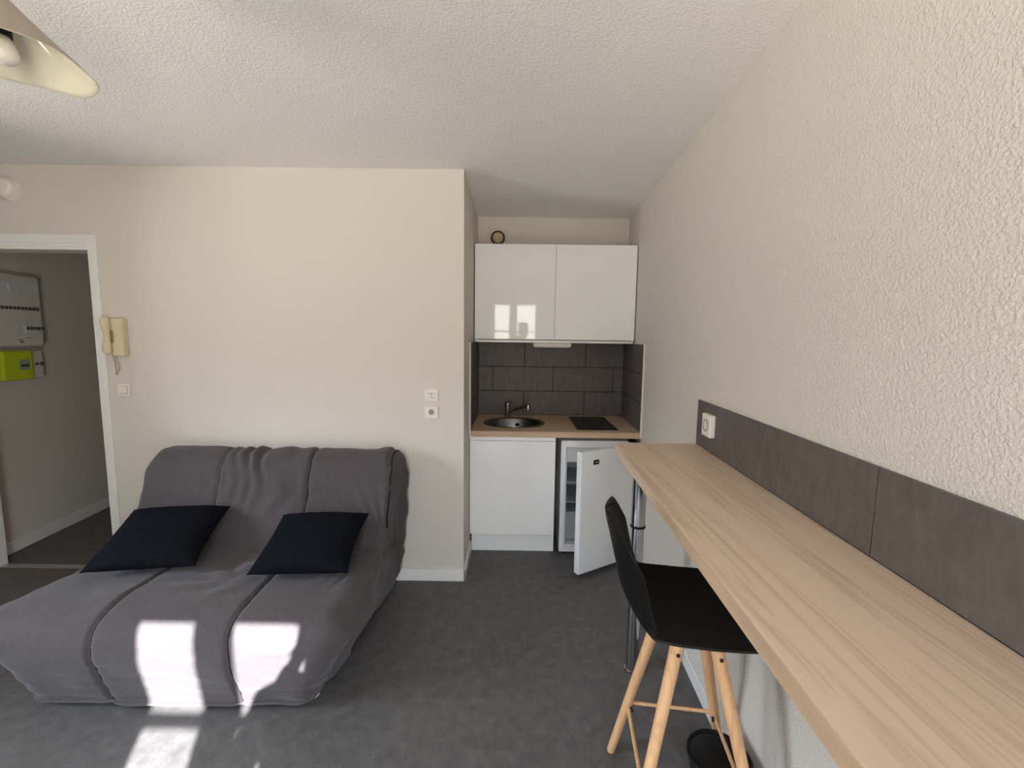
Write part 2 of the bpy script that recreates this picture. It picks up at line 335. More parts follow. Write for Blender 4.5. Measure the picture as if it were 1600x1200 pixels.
# worktop with a real hole for the basin
SKX, SKY, SKR, SKV = 0.010, 3.235, 0.232, 0.205
b = B()
def worktop():
    bb = B(); n_ = 48
    def outer(k):
        a = 2*math.pi*k/n_; dx, dy = math.cos(a), math.sin(a)
        x0, x1, y0, y1 = XL+0.002, None, YC, D-0.0105
        best = 9
        for (t_) in ((x0-SKX)/dx if dx < -1e-9 else 9, (y0-SKY)/dy if dy < -1e-9 else 9, (y1-SKY)/dy if dy > 1e-9 else 9):
            best = min(best, t_)
        if dx > 0:   # slanted right side
            # x = WTX(y): SKX+t dx = XR0-0.002+SR*(SKY+t dy - D)
            t_ = (XR0-0.002+SR*(SKY-D)-SKX)/max(1e-6, dx-SR*dy); best = min(best, t_)
        return SKX+best*dx, SKY+best*dy
    def ring(z, inner):
        return [bb.verts.new((*( (SKX+(SKR-0.012)*math.cos(2*math.pi*k/n_), SKY+(SKV-0.012)*math.sin(2*math.pi*k/n_)) if inner else outer(k)), z)) for k in range(n_)]
    # use exact corners: nudge the nearest outer points on to them
    rings = [ring(ZC, False), ring(ZC, True), ring(ZC-0.04, True), ring(ZC-0.04, False)]
    for ri in (0, 3):
        for cx, cy_ in ((XL+0.002, YC), (XL+0.002, D-0.0105), (WTX(YC), YC), (WTX(D), D-0.0105)):
            v = min(rings[ri], key=lambda q: (q.co.x-cx)**2+(q.co.y-cy_)**2); v.co.x, v.co.y = cx, cy_
    for a, c in ((0, 1), (1, 2), (2, 3), (3, 0)):
        for k in range(n_):
            k2 = (k+1) % n_; bb.faces.new((rings[a][k], rings[a][k2], rings[c][k2], rings[c][k]))
    return bb
for x0_, x1_, lab in ((xw(YC)-0.012, xw(YC)-0.0005, 'pale edge strip finishing the right side wall tiles'), (XL+0.0005, XL+0.012, 'pale edge strip finishing the left side wall tiles')):
    tag(obj('edge_trim', box(B(), x0_, x1_, YC-0.008, YC-0.0005, ZC-0.036, ZC+0.602), M['wall']), lab, 'trim')
wt = tag(obj('worktop', worktop(), M['wood_x'], org=(0.3, 3.25, ZC-0.04)), 'pale oak kitchen worktop holding the sink and black hob', 'worktop')
# sink
b = B()
lathe(b, [(1.0, 0.0), (1.0, 0.003), (0.965, 0.006), (0.90, 0.004), (0.86, -0.01), (0.80, -0.07), (0.70, -0.13), (0.5, -0.148), (0.0, -0.15)], (0, 0, 0))
for v in b.verts: v.co.x, v.co.y = SKX+v.co.x*SKR*1.0, SKY+v.co.y*SKV; v.co.z += ZC+0.0005
snk = thing('sink', 'round stainless steel sink set in the kitchen worktop', 'sink', (SKX, SKY, ZC-0.15))
o = obj('basin', b, M['steel'], snk)
md = o.modifiers.new('thickness', 'SOLIDIFY'); md.thickness = 0.0012; md.offset = -1
obj('overflow', cyl(B(), (0.035, SKY+SKV*0.815, ZC-0.047), (0.035, SKY+SKV*0.78, ZC-0.051), 0.016, 20), M['black'], snk, label='dark overflow hole')
obj('drain', cyl(B(), (SKX, SKY, ZC-0.1495), (SKX, SKY, ZC-0.143), 0.035, 24), M['chrome'], snk)
# tap
fx, fy = -0.045, 3.500
tp = thing('tap', 'chrome mixer tap behind the sink with spout turned right', 'tap', (fx, fy, ZC))
b = B(); cyl(b, (fx, fy, ZC), (fx, fy, ZC+0.012), 0.028); cyl(b, (fx, fy, ZC+0.012), (fx, fy, ZC+0.085), 0.021)
obj('tap_body', b, M['dark_chrome'], tp)
b = B(); lathe(b, [(0.022, 0), (0.024, 0.01), (0.022, 0.025), (0.0, 0.032)], (fx, fy, ZC+0.085)); tube(b, [(fx, fy, ZC+0.105), (fx+0.02, fy-0.05, ZC+0.125), (fx+0.04, fy-0.085, ZC+0.122)], [0.008, 0.006, 0.005], 10)
obj('lever', b, M['dark_chrome'], tp)
b = B(); tube(b, [(fx+0.015, fy-0.01, ZC+0.04), (fx+0.06, fy-0.045, ZC+0.062), (fx+0.14, fy-0.10, ZC+0.098), (fx+0.16, fy-0.115, ZC+0.103)], [0.012, 0.011, 0.011, 0.012], 14)
cyl(b, (fx+0.163, fy-0.117, ZC+0.115), (fx+0.163, fy-0.117, ZC+0.072), 0.0135)
obj('spout', b, M['dark_chrome'], tp)
# hob
b = B(); box(b, 0.45, 0.738, 3.005, 3.50, ZC, ZC+0.006, 0.002)
hb = tag(obj('hob', b, M['black_glass'], org=(0.59, 3.25, ZC)), 'black glass two-ring hob set in the worktop', 'hob')
for yy, rr in ((3.36, 0.09), (3.13, 0.075)):
    b = B()
    for k in range(48):
        a0, a1 = 2*math.pi*k/48, 2*math.pi*(k+1)/48
        vs = [b.verts.new((0.594+r_*math.cos(a), yy+r_*math.sin(a), ZC+0.0064)) for r_, a in ((rr, a0), (rr, a1), (rr-0.0015, a1), (rr-0.0015, a0))]
        b.faces.new(vs)
    obj('cooking_zone', b, M['panel_dark'], hb)
# wall cabinet
ux0, ux1, uy, uz0, uz1 = -0.2895, 0.8835, 3.233, 1.4935, 2.1995
uc = thing('wall_cabinet', 'glossy white two-door wall cabinet above the sink', 'cabinet', (0.297, 3.41, uz0))
b = B(); t = 0.018; yb = D-0.012 if False else D-0.002; yf = uy+0.019
box(b, ux0, ux0+t, yf, yb, uz0, uz1-0.001); box(b, ux1-t, ux1, yf, yb, uz0, uz1-0.001); box(b, ux0+t, ux1-t, yf, yb, uz1-0.02, uz1-0.001)
box(b, ux0+t, ux1-t, uy+0.002, yb, uz0, uz0+t, 0.001); box(b, ux0+t, ux1-t, yb-0.008, yb, uz0+t, uz1-0.02); box(b, 0.289, 0.305, yf, yb-0.01, uz0+t, uz1-0.02)
for v in b.verts:
    if v.co.z < 1.4925+0.0001: pass
    if v.co.y > D-0.011 and v.co.z < 1.4945: v.co.y = min(v.co.y, D-0.002)
obj('carcass', b, M['white_board'], uc)
obj('door', box(B(), ux0, 0.2955, uy, uy+0.018, 1.5165, uz1, 0.0015), M['white_gloss'], uc)
obj('door', box(B(), 0.2985, ux1, uy, uy+0.018, 1.5165, uz1, 0.0015), M['white_gloss'], uc)
# light under cabinet
lf = thing('under_cabinet_light', 'slim grey light fitting under the white wall cabinet', 'light', (0.285, 3.27, 1.461))
obj('housing', box(B(), 0.145, 0.425, 3.243, 3.30, 1.465, 1.4933, 0.004), M['panel'], lf)
obj('diffuser', box(B(), 0.155, 0.415, 3.250, 3.293, 1.459, 1.4652, 0.003), M['switch'], lf)
# base cabinet
bc = thing('base_cabinet', 'glossy white base cabinet under the sink', 'cabinet', (0.0, 3.2, 0.0))
b = B(); bx0, bx1 = XL+0.004, 0.296
box(b, bx0, bx0+0.016, YC+0.028, 3.52, 0.152, 0.8515); box(b, bx1-0.016, bx1, YC+0.028, 3.52, 0.152, 0.8515); box(b, bx0+0.016, bx1-0.016, YC+0.028, 3.52, 0.152, 0.168); box(b, bx0+0.016, bx1-0.016, 3.51, 3.52, 0.168, 0.8515)
obj('carcass', b, M['white_board'], bc)
obj('door', box(B(), bx0, bx1, YC+0.008, YC+0.027, 0.155, 0.823, 0.0015), M['white_gloss'], bc)
obj('handle_rail', box(B(), bx0, bx1, YC+0.006, YC+0.027, 0.826, 0.8515, 0.002), M['white_gloss'], bc)
obj('plinth', box(B(), XL+0.012, 0.303, 3.007, 3.023, 0.0, 0.152, 0.001), M['white_gloss'], bc)
# fridge
fr = thing('fridge', 'small white undercounter fridge with its door ajar', 'fridge', (0.59, 3.2, 0.0))
fx0, fx1, fy0_, fy1_, fz0, fz1 = 0.338, 0.846, 2.965, 3.50, 0.018, 0.824
b = B()
box(b, fx0, fx0+0.036, fy0_, fy1_, fz0, fz1, 0.004); box(b, fx1-0.036, fx1, fy0_, fy1_, fz0, fz1, 0.004)
box(b, fx0+0.03, fx1-0.03, fy0_+0.001, fy1_-0.001, fz1-0.048, fz1, 0.003); box(b, fx0+0.03, fx1-0.03, fy0_+0.001, fy1_-0.001, fz0, fz0+0.045, 0.003)
obj('fridge_body', b, M['appliance'], fr)
b = B(); box(b, fx0+0.034, fx1-0.034, 3.40, 3.41, fz0+0.04, fz1-0.04)
box(b, fx0+0.0355, fx0+0.044, fy0_+0.012, 3.40, fz0+0.044, fz1-0.047); box(b, fx1-0.044, fx1-0.0355, fy0_+0.012, 3.40, fz0+0.044, fz1-0.047)
box(b, fx0+0.036, fx1-0.036, fy0_+0.012, 3.40, fz0+0.045, fz0+0.052); box(b, fx0+0.036, fx1-0.036, fy0_+0.012, 3.40, fz1-0.056, fz1-0.048)
obj('liner', b, M['liner'], fr)
obj('freezer_flap', box(B(), fx0+0.046, fx1-0.046, 3.02, 3.032, 0.655, 0.765, 0.004), M['appliance'], fr)
for zz in (0.50, 0.355): obj('shelf', box(B(), fx0+0.045, fx1-0.045, 3.03, 3.395, zz, zz+0.008, 0.002), M['clear'], fr)
obj('drawer', box(B(), fx0+0.047, fx1-0.047, 3.03, 3.39, 0.075, 0.285, 0.01), M['clear'], fr)
for xx in (fx0+0.04, fx1-0.04):
    for yy in (3.0, 3.45): obj('foot', cyl(B(), (xx, yy, 0), (xx, yy, fz0+0.001), 0.016, 14), M['black'], fr)
obj('hinge', box(B(), 0.80, 0.853, 2.935, 3.0, fz1, fz1+0.010, 0.002), M['black'], fr)
th = math.radians(31); dd = Vector((-math.cos(th), -math.sin(th), 0)); nn = Vector((math.sin(th), -math.cos(th), 0))
Hn = Vector((0.424, 2.617, 0)) - dd*0.497
def fdoor(a0, a1, t0, t1, z0, z1, bev, mi=0, bm=None):
    bb = bm or B()
    c = [Hn+dd*a0-nn*t0, Hn+dd*a1-nn*t0, Hn+dd*a1-nn*t1, Hn+dd*a0-nn*t1]
    hexa(bb, [(p.x, p.y, z0) for p in c]+[(p.x, p.y, z1) for p in c], bev, mi, 3); return bb
dr = obj('door', fdoor(0, 0.497, 0, 0.045, 0.038, 0.83, 0.006), M['appliance'], fr)
obj('gasket', fdoor(0.012, 0.485, 0.0445, 0.058, 0.05, 0.815, 0.004), M['liner'], dr)
obj('door_rack', fdoor(0.10, 0.42, 0.057, 0.12, 0.12, 0.19, 0.004), M['clear'], dr)
obj('door_rack', fdoor(0.10, 0.42, 0.057, 0.11, 0.40, 0.46, 0.004), M['clear'], dr)
b = fdoor(0.352, 0.398, -0.0025, 0.001, 0.742, 0.772, 0.001)
bd = obj('badge', b, M['black'], dr, label='small black maker badge')
b = B()
for a_ in (0.362, 0.371, 0.380): fdoor(a_, a_+0.004, -0.003, -0.002, 0.754, 0.761, 0, 0, b)
obj('lettering', b, M['panel'], dr)
# extraction vent above cabinet
vt = thing('air_vent', 'round cream extraction vent with dark ring above the wall cabinet', 'vent', (-0.139, D, 2.318))
b = B(); lathe(b, [(0.0, 0.030), (0.030, 0.030), (0.040, 0.024), (0.043, 0.012)], (-0.139, D, 2.318), (0, -1, 0)); obj('valve_disc', b, M['vent'], vt)
b = B(); lathe(b, [(0.043, 0.002), (0.043, 0.014), (0.056, 0.014), (0.057, 0.002)], (-0.139, D, 2.318), (0, -1, 0)); obj('dark_ring', b, M['vent_ring'], vt)
b = B(); lathe(b, [(0.057, 0.0), (0.057, 0.010), (0.076, 0.007), (0.082, 0.0005)], (-0.139, D, 2.318), (0, -1, 0)); obj('rim', b, M['wall'], vt)

# ------------------------------------------------------------------ breakfast bar
BZ, BT, BY0, BY1 = 1.0665, 0.040, -0.30, 1.923
xf = lambda y: 0.3702 + SR*y
b = B(); g1, g0 = 0.001, 0
hexa(b, [(xf(BY0), BY0, BZ-BT), (xw(BY0)-g1, BY0, BZ-BT), (xw(BY1)-g1, BY1, BZ-BT), (xf(BY1), BY1, BZ-BT), (xf(BY0), BY0, BZ), (xw(BY0)-g1, BY0, BZ), (xw(BY1)-g1, BY1, BZ), (xf(BY1), BY1, BZ)], 0.003, 0, 3)
bar = thing('breakfast_bar', 'long pale oak breakfast bar fixed along the textured right wall', 'bar counter', (0.58, 1.0, 0.0))
obj('bar_top', b, M['wood_y'], bar)
b = B(); e = 0.0006
hexa(b, [(xf(BY0)-e, BY0+0.003, BZ-BT+0.003), (xf(BY0)+e, BY0+0.003, BZ-BT+0.003), (xf(BY1)+e, BY1-0.003, BZ-BT+0.003), (xf(BY1)-e, BY1-0.003, BZ-BT+0.003), (xf(BY0)-e, BY0+0.003, BZ-0.003), (xf(BY0)+e, BY0+0.003, BZ-0.003), (xf(BY1)+e, BY1-0.003, BZ-0.003), (xf(BY1)-e, BY1-0.003, BZ-0.003)])
obj('edge_band', b, M['edge'], bar)
for ly in (1.880, -0.2):
    lx = 0.566 - (1.880-ly)*SR
    b = B(); cyl(b, (lx, ly, 0.012), (lx, ly, 0.70), 0.0285, 32); cyl(b, (lx, ly, 0.0), (lx, ly, 0.012), 0.033, 32); lg = obj('leg', b, M['chrome'], bar)
    b = B(); cyl(b, (lx, ly, 0.70), (lx, ly, BZ-BT-0.006), 0.0315, 32); cyl(b, (lx, ly, BZ-BT-0.006), (lx, ly, BZ-BT), 0.05, 32); obj('upper_tube', b, M['chrome'], lg)
    obj('collar', cyl(B(), (lx, ly, 0.694), (lx, ly, 0.704), 0.0335, 32), M['black'], lg)
# tiled upstand
ys = [BY0+0.2, 0.402, 0.902, 1.404, BY1]
b = B(); z0 = BZ+0.0035; zt = BZ+0.2
for a, c in zip(ys, ys[1:]): hexa(b, prr(a+0.0012, c-0.0012, z0, zt, 0.010), 0.0008, 0, 1)
hexa(b, prr(ys[0], ys[-1], BZ+0.0004, zt-0.002, 0.007), 0, 1)
tag(obj('tile_upstand', b, [M['tile'], M['grout']], org=(xw(1), 1, BZ)), 'row of large slate grey tiles along the wall above the bar', 'tiles')
# socket on upstand
sk = thing('wall_socket', 'white surface-mounted socket on the grey tiles at the far end of bar', 'socket', (xw(1.76)-0.01, 1.76, 1.183))
def onright(bm, y0, y1, z0, z1, t0, t1, bev, mi=0):
    hexa(bm, [(xw(y0)-t1, y0, z0), (xw(y0)-t0, y0, z0), (xw(y1)-t0, y1, z0), (xw(y1)-t1, y1, z0), (xw(y0)-t1, y0, z1), (xw(y0)-t0, y0, z1), (xw(y1)-t0, y1, z1), (xw(y1)-t1, y1, z1)], bev, mi); return bm
obj('box', onright(B(), 1.722, 1.806, 1.136, 1.228, 0.0102, 0.034, 0.004), M['switch'], sk)
b = B(); lathe(b, [(0.0, -0.006), (0.019, -0.006), (0.021, 0.001), (0.025, 0.001), (0.025, -0.003)], (xw(1.764)-0.0345, 1.764, 1.182), (-1, SR, 0), 28); obj('socket_face', b, M['switch_dark'], sk)

# ------------------------------------------------------------------ wall fittings on the back wall
def plate(name, label, cat, cx, cz, w, h, kind, group=None):
    t_ = thing(name, label, cat, (cx, Y1, cz), group)
    obj('cover_plate', box(B(), cx-w/2, cx+w/2, Y1-0.009, Y1-0.0002, cz-h/2, cz+h/2, 0.003), M['switch'], t_)
    if kind == 'rocker':
        obj('rocker', box(B(), cx-w*0.30, cx+w*0.30, Y1-0.0135, Y1-0.008, cz-h*0.28, cz+h*0.30, 0.002), M['switch'], t_)
        obj('shadow_gap', box(B(), cx-w*0.32, cx+w*0.33, Y1-0.0095, Y1-0.0085, cz-h*0.33, cz+h*0.32), M['switch_dark'], t_)
    if kind == 'jack':
        obj('insert', box(B(), cx-w*0.30, cx+w*0.30, Y1-0.012, Y1-0.008, cz-h*0.28, cz+h*0.28, 0.002), M['switch'], t_)
        bb = B(); box(bb, cx-w*0.28, cx+w*0.28, Y1-0.0126, Y1-0.0118, cz+h*0.14, cz+h*0.19); box(bb, cx-w*0.02, cx+w*0.03, Y1-0.0126, Y1-0.0118, cz-h*0.2, cz+h*0.14); box(bb, cx-w*0.02, cx+w*0.28, Y1-0.0126, Y1-0.0118, cz-h*0.24, cz-h*0.19)
        obj('slots', bb, M['switch_dark'], t_)
    if kind == 'socket':
        bb = B(); lathe(bb, [(0.0, -0.003), (0.017, -0.003), (0.019, 0.0015), (0.023, 0.0015), (0.023, -0.002)], (cx, Y1-0.0095, cz+0.002), (0, -1, 0), 28); obj('socket_ring', bb, M['switch'], t_)
        bb = B(); lathe(bb, [(0.0, 0), (0.0165, 0)], (cx, Y1-0.0096, cz+0.002), (0, -1, 0), 28); obj('socket_face', bb, M['switch_dark'], t_)
        bb = B(); cyl(bb, (cx, Y1-0.008, cz+0.009), (cx, Y1-0.018, cz+0.009), 0.0025, 10); obj('earth_pin', bb, M['chrome'], t_)
plate('wall_socket', 'white two-slot wall plate above the round socket beside the niche', 'socket', -0.493, 1.1775, 0.080, 0.073, 'jack')
plate('wall_socket', 'white square power socket with round recess beside the niche', 'socket', -0.493, 1.0735, 0.080, 0.075, 'socket')
plate('light_switch', 'white square light switch below the intercom handset', 'switch', -2.346, 1.1855, 0.074, 0.072, 'rocker')
# intercom
ic = thing('intercom', 'yellowed cream intercom handset on the wall beside the doorway', 'intercom', (-2.354, Y1, 1.5))
obj('base', box(B(), -2.366, -2.297, Y1-0.040, Y1-0.0002, 1.390, 1.612, 0.006), M['cream'], ic)
b = B(); box(b, -2.412, -2.362, Y1-0.028, Y1-0.0002, 1.400, 1.610, 0.004); obj('cradle', b, M['cream'], ic)
b = B()
tube(b, [(-2.388, Y1-0.045, 1.408), (-2.388, Y1-0.047, 1.43), (-2.388, Y1-0.040, 1.49), (-2.388, Y1-0.040, 1.53), (-2.388, Y1-0.047, 1.59), (-2.388, Y1-0.045, 1.613)], [0.020, 0.026, 0.018, 0.018, 0.026, 0.020], 12)
hs = obj('handset', b, M['cream'], ic)
b = B(); lathe(b, [(0.001, 0.0), (0.011, 0.0015), (0.001, 0.003)], (0, 0, 0), (0, -1, 0), 20)
for v in b.verts: v.co = Vector((v.co.x*0.8-2.358, v.co.y+Y1-0.0405, v.co.z*3.6+1.505))
obj('finger_recess', b, M['cream_dark'], ic)
b = B(); pts = [(-2.375, Y1-0.02, 1.40)]
for i in range(60):
    a = i*0.9; f_ = i/59; pts.append((-2.372+0.004*math.cos(a)+0.028*math.sin(f_*3.1)*f_, Y1-0.012+0.003*math.sin(a), 1.395-0.105*f_))
tube(b, pts, 0.0022, 6); obj('coiled_cord', b, M['cord'], ic)
b = B(); tube(b, [(-2.384, Y1-0.02, 1.40), (-2.383, Y1-0.008, 1.35), (-2.381, Y1-0.006, 1.285)], 0.003, 8); cyl(b, (-2.381, Y1-0.006, 1.292), (-2.381, Y1-0.006, 1.276), 0.006, 10); obj('cord', b, M['cord'], ic)
# smoke detector
sd = thing('smoke_detector', 'round white smoke detector high on the wall above the doorway', 'smoke detector', (-2.915, Y1, 2.341))
b = B(); lathe(b, [(0.066, 0.0), (0.066, 0.018), (0.060, 0.024)], (-2.915, Y1, 2.341), (0, -1, 0)); obj('base', b, M['switch'], sd)
b = B(); lathe(b, [(0.058, 0.020), (0.056, 0.040), (0.040, 0.052), (0.0, 0.055)], (-2.915, Y1, 2.341), (0, -1, 0)); obj('sensor_dome', b, M['switch'], sd)

# ------------------------------------------------------------------ hall: breaker panel and meter
hd = Vector((-0.115, 1, 0)).normalized(); hn = Vector((1, 0.115, 0)).normalized()
def onhall(bm, y0, y1, z0, z1, t0, t1, bev=0.0, mi=0):
    c = []
    for yy, tt in ((y0, t0), (y1, t0), (y1, t1), (y0, t1)):
        p = Vector((xh(yy), yy, 0)) + hn*tt; c.append(p)
    hexa(bm, [(p.x, p.y, z0) for p in c]+[(p.x, p.y, z1) for p in c], bev, mi); return bm
ep = thing('breaker_panel', 'grey white breaker panel on the dark hall wall', 'electrical panel', (xh(3.05), 3.05, 1.40))
obj('panel_base', onhall(B(), 2.80, 3.185, 1.420, 1.925, 0.0005, 0.05, 0.008), M['panel'], ep)
obj('front_cover', onhall(B(), 2.81, 3.175, 1.43, 1.915, 0.049, 0.075, 0.010), M['panel'], ep)
for z_, ya in ((1.83, 2.86), (1.68, 2.82), (1.545, 3.03)):
    rw = obj('window_slot', onhall(B(), ya-0.005, 3.165, z_-0.032, z_+0.032, 0.0745, 0.0765, 0.0), M['liner'], ep)
b = B(); onhall(b, 2.95, 3.03, 1.80, 1.845, 0.076, 0.082, 0.002); obj('breaker', b, M['panel'], ep)
for z_, ys_ in ((1.68, [2.83+0.0265*i for i in range(12)]), (1.545, [3.04+0.0265*i for i in range(5)])):
    for y_ in ys_:
        br = obj('breaker', onhall(B(), y_, y_+0.023, z_-0.026, z_+0.026, 0.076, 0.082, 0.001), M['panel'], ep)
        obj('lever', onhall(B(), y_+0.004, y_+0.019, z_-0.005, z_+0.016, 0.0815, 0.089, 0.001), M['panel_dark'], br)
b = B(); onhall(b, 2.98, 3.02, 1.468, 1.472, 0.0745, 0.0755); onhall(b, 3.04, 3.10, 1.483, 1.486, 0.0745, 0.0755); onhall(b, 3.0, 3.02, 1.452, 1.462, 0.0745, 0.0755); obj('marking', b, M['panel_dark'], ep)
mt = thing('electric_meter', 'lime green electric meter under the breaker panel', 'meter', (xh(3.0), 3.0, 1.17))
obj('meter_case', onhall(B(), 2.86, 3.068, 1.195, 1.398, 0.022, 0.085, 0.012), M['green'], mt)
b = onhall(B(), 2.965, 3.035, 1.265, 1.335, 0.0845, 0.087, 0.001); obj('screen', b, M['lcd'], mt); obj('digits', onhall(B(), 2.975, 3.028, 1.285, 1.302, 0.0868, 0.0878), M['panel_dark'], mt)
obj('back_plate', onhall(B(), 2.80, 3.175, 1.185, 1.412, 0.0005, 0.022, 0.003), M['panel'], mt)
cb = thing('main_breaker', 'white main breaker switch right of the green meter', 'breaker', (xh(3.13), 3.13, 1.19))
obj('breaker_case', onhall(B(), 3.085, 3.165, 1.20, 1.39, 0.0222, 0.060, 0.005), M['panel'], cb)
obj('button', onhall(B(), 3.14, 3.158, 1.285, 1.31, 0.0595, 0.070, 0.002), M['panel_dark'], cb)
obj('lever', onhall(B(), 3.105, 3.125, 1.29, 1.305, 0.0595, 0.066, 0.001), M['panel_dark'], cb)

# ------------------------------------------------------------------ pendant lamp
LC = Vector((-1.283, 1.165, 0))
lp = thing('pendant_lamp', 'cream wavy-rimmed pendant lamp hanging in the top left', 'lamp', (LC.x, LC.y, H))
Tdir = math.atan2(0.74, 0.67)
def shade_mesh():
    bb = B(); n_, m_ = 96, 16; shells = []
    for t_, mi in ((0.0, 0), (0.004, 1)):
        rings = []
        for j in range(m_+1):
            s_ = j/m_; row = []
            for k in range(n_):
                a = 2*math.pi*k/n_; ph = a-Tdir
                R = 0.162 + 0.010*math.cos(2*ph); zr = 2.206 - 0.008*math.cos(2*ph)
                r = 0.024 + (R-0.024)*s_ + t_*0.5
                z = 2.338 + (zr-2.338)*(s_**0.92) + 0.003*math.cos(6*ph)*s_*s_ + t_*(1-0.8*s_**6)
                row.append(bb.verts.new((LC.x+r*math.cos(a), LC.y+r*math.sin(a), z)))
            rings.append(row)
        for a, c in zip(rings, rings[1:]):
            for k in range(n_):
                f = bb.faces.new((a[k], a[(k+1) % n_], c[(k+1) % n_], c[k])); f.smooth = True; f.material_index = mi
        shells.append(rings)
    for j in (0, -1):
        a, c = shells[0][j], shells[1][j]
        for k in range(n_): bb.faces.new((a[k], a[(k+1) % n_], c[(k+1) % n_], c[k]))
    return bb
obj('shade', shade_mesh(), [M['shade'], M['shade_out']], lp)
b = B(); lathe(b, [(0.0, 0.0), (0.014, -0.004), (0.022, -0.020), (0.029, -0.040), (0.026, -0.056), (0.016, -0.067), (0.0, -0.071)], (LC.x, LC.y, 2.262)); obj('bulb', b, M['bulb'], lp)
b = B(); cyl(b, (LC.x, LC.y, 2.350), (LC.x, LC.y, 2.258), 0.019); cyl(b, (LC.x, LC.y, 2.30), (LC.x, LC.y, 2.29), 0.023); obj('lamp_holder', b, M['black'], lp)
b = B(); cyl(b, (LC.x, LC.y, 2.39), (LC.x, LC.y, H-0.02), 0.0035, 8); obj('cable', b, M['switch'], lp)
b = B(); lathe(b, [(0.0, -0.03), (0.03, -0.026), (0.045, 0.0)], (LC.x, LC.y, H-0.0005)); obj('ceiling_rose', b, M['switch'], lp)

# ------------------------------------------------------------------ sofa bed
sf = thing('sofa_bed', 'charcoal fabric sofa bed against the beige wall', 'sofa', (-1.35, 2.1, 0))
# profile: y, z, left x, right x, side rounding
PR = [(2.575, 0.05, -1.96, -0.70, 0.03), (2.585, 0.25, -2.02, -0.66, 0.04), (2.590, 0.50, -2.05, -0.635, 0.05), (2.590, 0.70, -2.06, -0.625, 0.06), (2.575, 0.80, -2.06, -0.63, 0.06), (2.53, 0.855, -2.045, -0.645, 0.055),
      (2.465, 0.872, -2.04, -0.655, 0.055), (2.40, 0.855, -2.035, -0.655, 0.055), (2.355, 0.80, -2.04, -0.65, 0.05), (2.325, 0.72, -2.05, -0.65, 0.05), (2.29, 0.62, -2.05, -0.65, 0.05), (2.245, 0.52, -2.06, -0.65, 0.05), (2.19, 0.452, -2.06, -0.65, 0.05), (2.12, 0.425, -2.06, -0.65, 0.06),
      (2.0, 0.420, -2.07, -0.65, 0.07), (1.88, 0.425, -2.08, -0.65, 0.08), (1.76, 0.428, -2.11, -0.645, 0.10), (1.66, 0.425, -2.14, -0.64, 0.11), (1.60, 0.408, -2.15, -0.635, 0.12), (1.562, 0.375, -2.15, -0.635, 0.12), (1.545, 0.33, -2.12, -0.64, 0.12),
      (1.548, 0.27, -2.07, -0.665, 0.12), (1.565, 0.21, -2.03, -0.695, 0.11), (1.59, 0.14, -2.0, -0.73, 0.10), (1.612, 0.08, -1.98, -0.765, 0.09), (1.63, 0.035, -1.97, -0.79, 0.07)]
def cr_interp(P, k):
    out = []
    for i in range(len(P)-1):
        p0, p1, p2, p3 = P[max(i-1, 0)], P[i], P[i+1], P[min(i+2, len(P)-1)]
        for j in range(k):
            t_ = j/k; out.append(tuple(0.5*((2*b_)+(-a_+c_)*t_+(2*a_-5*b_+4*c_-d_)*t_*t_+(-a_+3*b_-3*c_+d_)*t_**3) for a_, b_, c_, d_ in zip(p0, p1, p2, p3)))
    out.append(P[-1]); return out
PF = cr_interp(PR, 6)
SEAMS_SEAT = (-1.60, -1.075)
def seam_x(i, y, z):
    # seams drift a little from back to front
    return (-1.62, -1.125)[i] if z > 0.45 and y > 2.18 else (-1.615, -1.085)[i] + (y-1.6)*(-0.01, -0.05)[i]
def medial(y, z):
    return Vector((min(max(y, 1.72), 2.50), 0.032))
def fabn(p, n_):
    v = noise.noise(Vector((p.x*2.2, p.y*9.0, p.z*9.0)))*0.006 + noise.noise(Vector((p.x*7, p.y*7, p.z*7+3)))*0.004
    v += noise.turbulence(Vector((p.x*4+9, p.y*14, p.z*16)), 3, False)*0.006-0.003
    # ruffles fanning out of the seat/back corners
    q = Vector((p.x+0.70, p.y-2.18, p.z-0.45)); d_ = q.length
    if d_ < 0.42: v += 0.010*math.sin(math.atan2(q.z+q.y*0.4, -q.x+0.02)*26)*max(0, 1-d_/0.42)*min(1, d_/0.08)
    # gathered middle panel at the top of the back
    if p.y > 2.25 and p.z > 0.45: 
        w_ = math.exp(-((p.x+1.37)/0.2)**2)
        v += 0.012*w_*math.sin(p.x*62+noise.noise(Vector((p.x*4, 0, p.z*5)))*7)*(0.35+abs(noise.noise(Vector((p.x*9, 3, p.z*4))))*1.6)*min(1, max(0, (p.z-0.45)/0.25))
    # folds in the middle of the seat
    q = Vector((p.x+1.32, p.y-1.93)); d_ = q.length
    if d_ < 0.3 and p.z > 0.38: v += 0.026*noise.noise(Vector((q.x*9+q.y*7, q.y*16-q.x*5, 1.7)))*max(0, 1-d_/0.3)
    # gathered hem and right flank
    if p.z < 0.33: v += 0.0028*math.sin(p.z*95+noise.noise(Vector((p.x*3, p.y*3, 1)))*5)*(1-p.z/0.36)
    if p.x > -0.74: v += 0.0045*math.sin((p.y*1.0+p.z*1.25)*34+noise.noise(p*4)*5)*min(1, (p.x+0.74)/0.06)
    return v
def seam_groove(x, y, z):
    g_ = 0
    for i in (0, 1):
        g_ += math.exp(-((x-seam_x(i, y, z))/0.009)**2)
    return g_
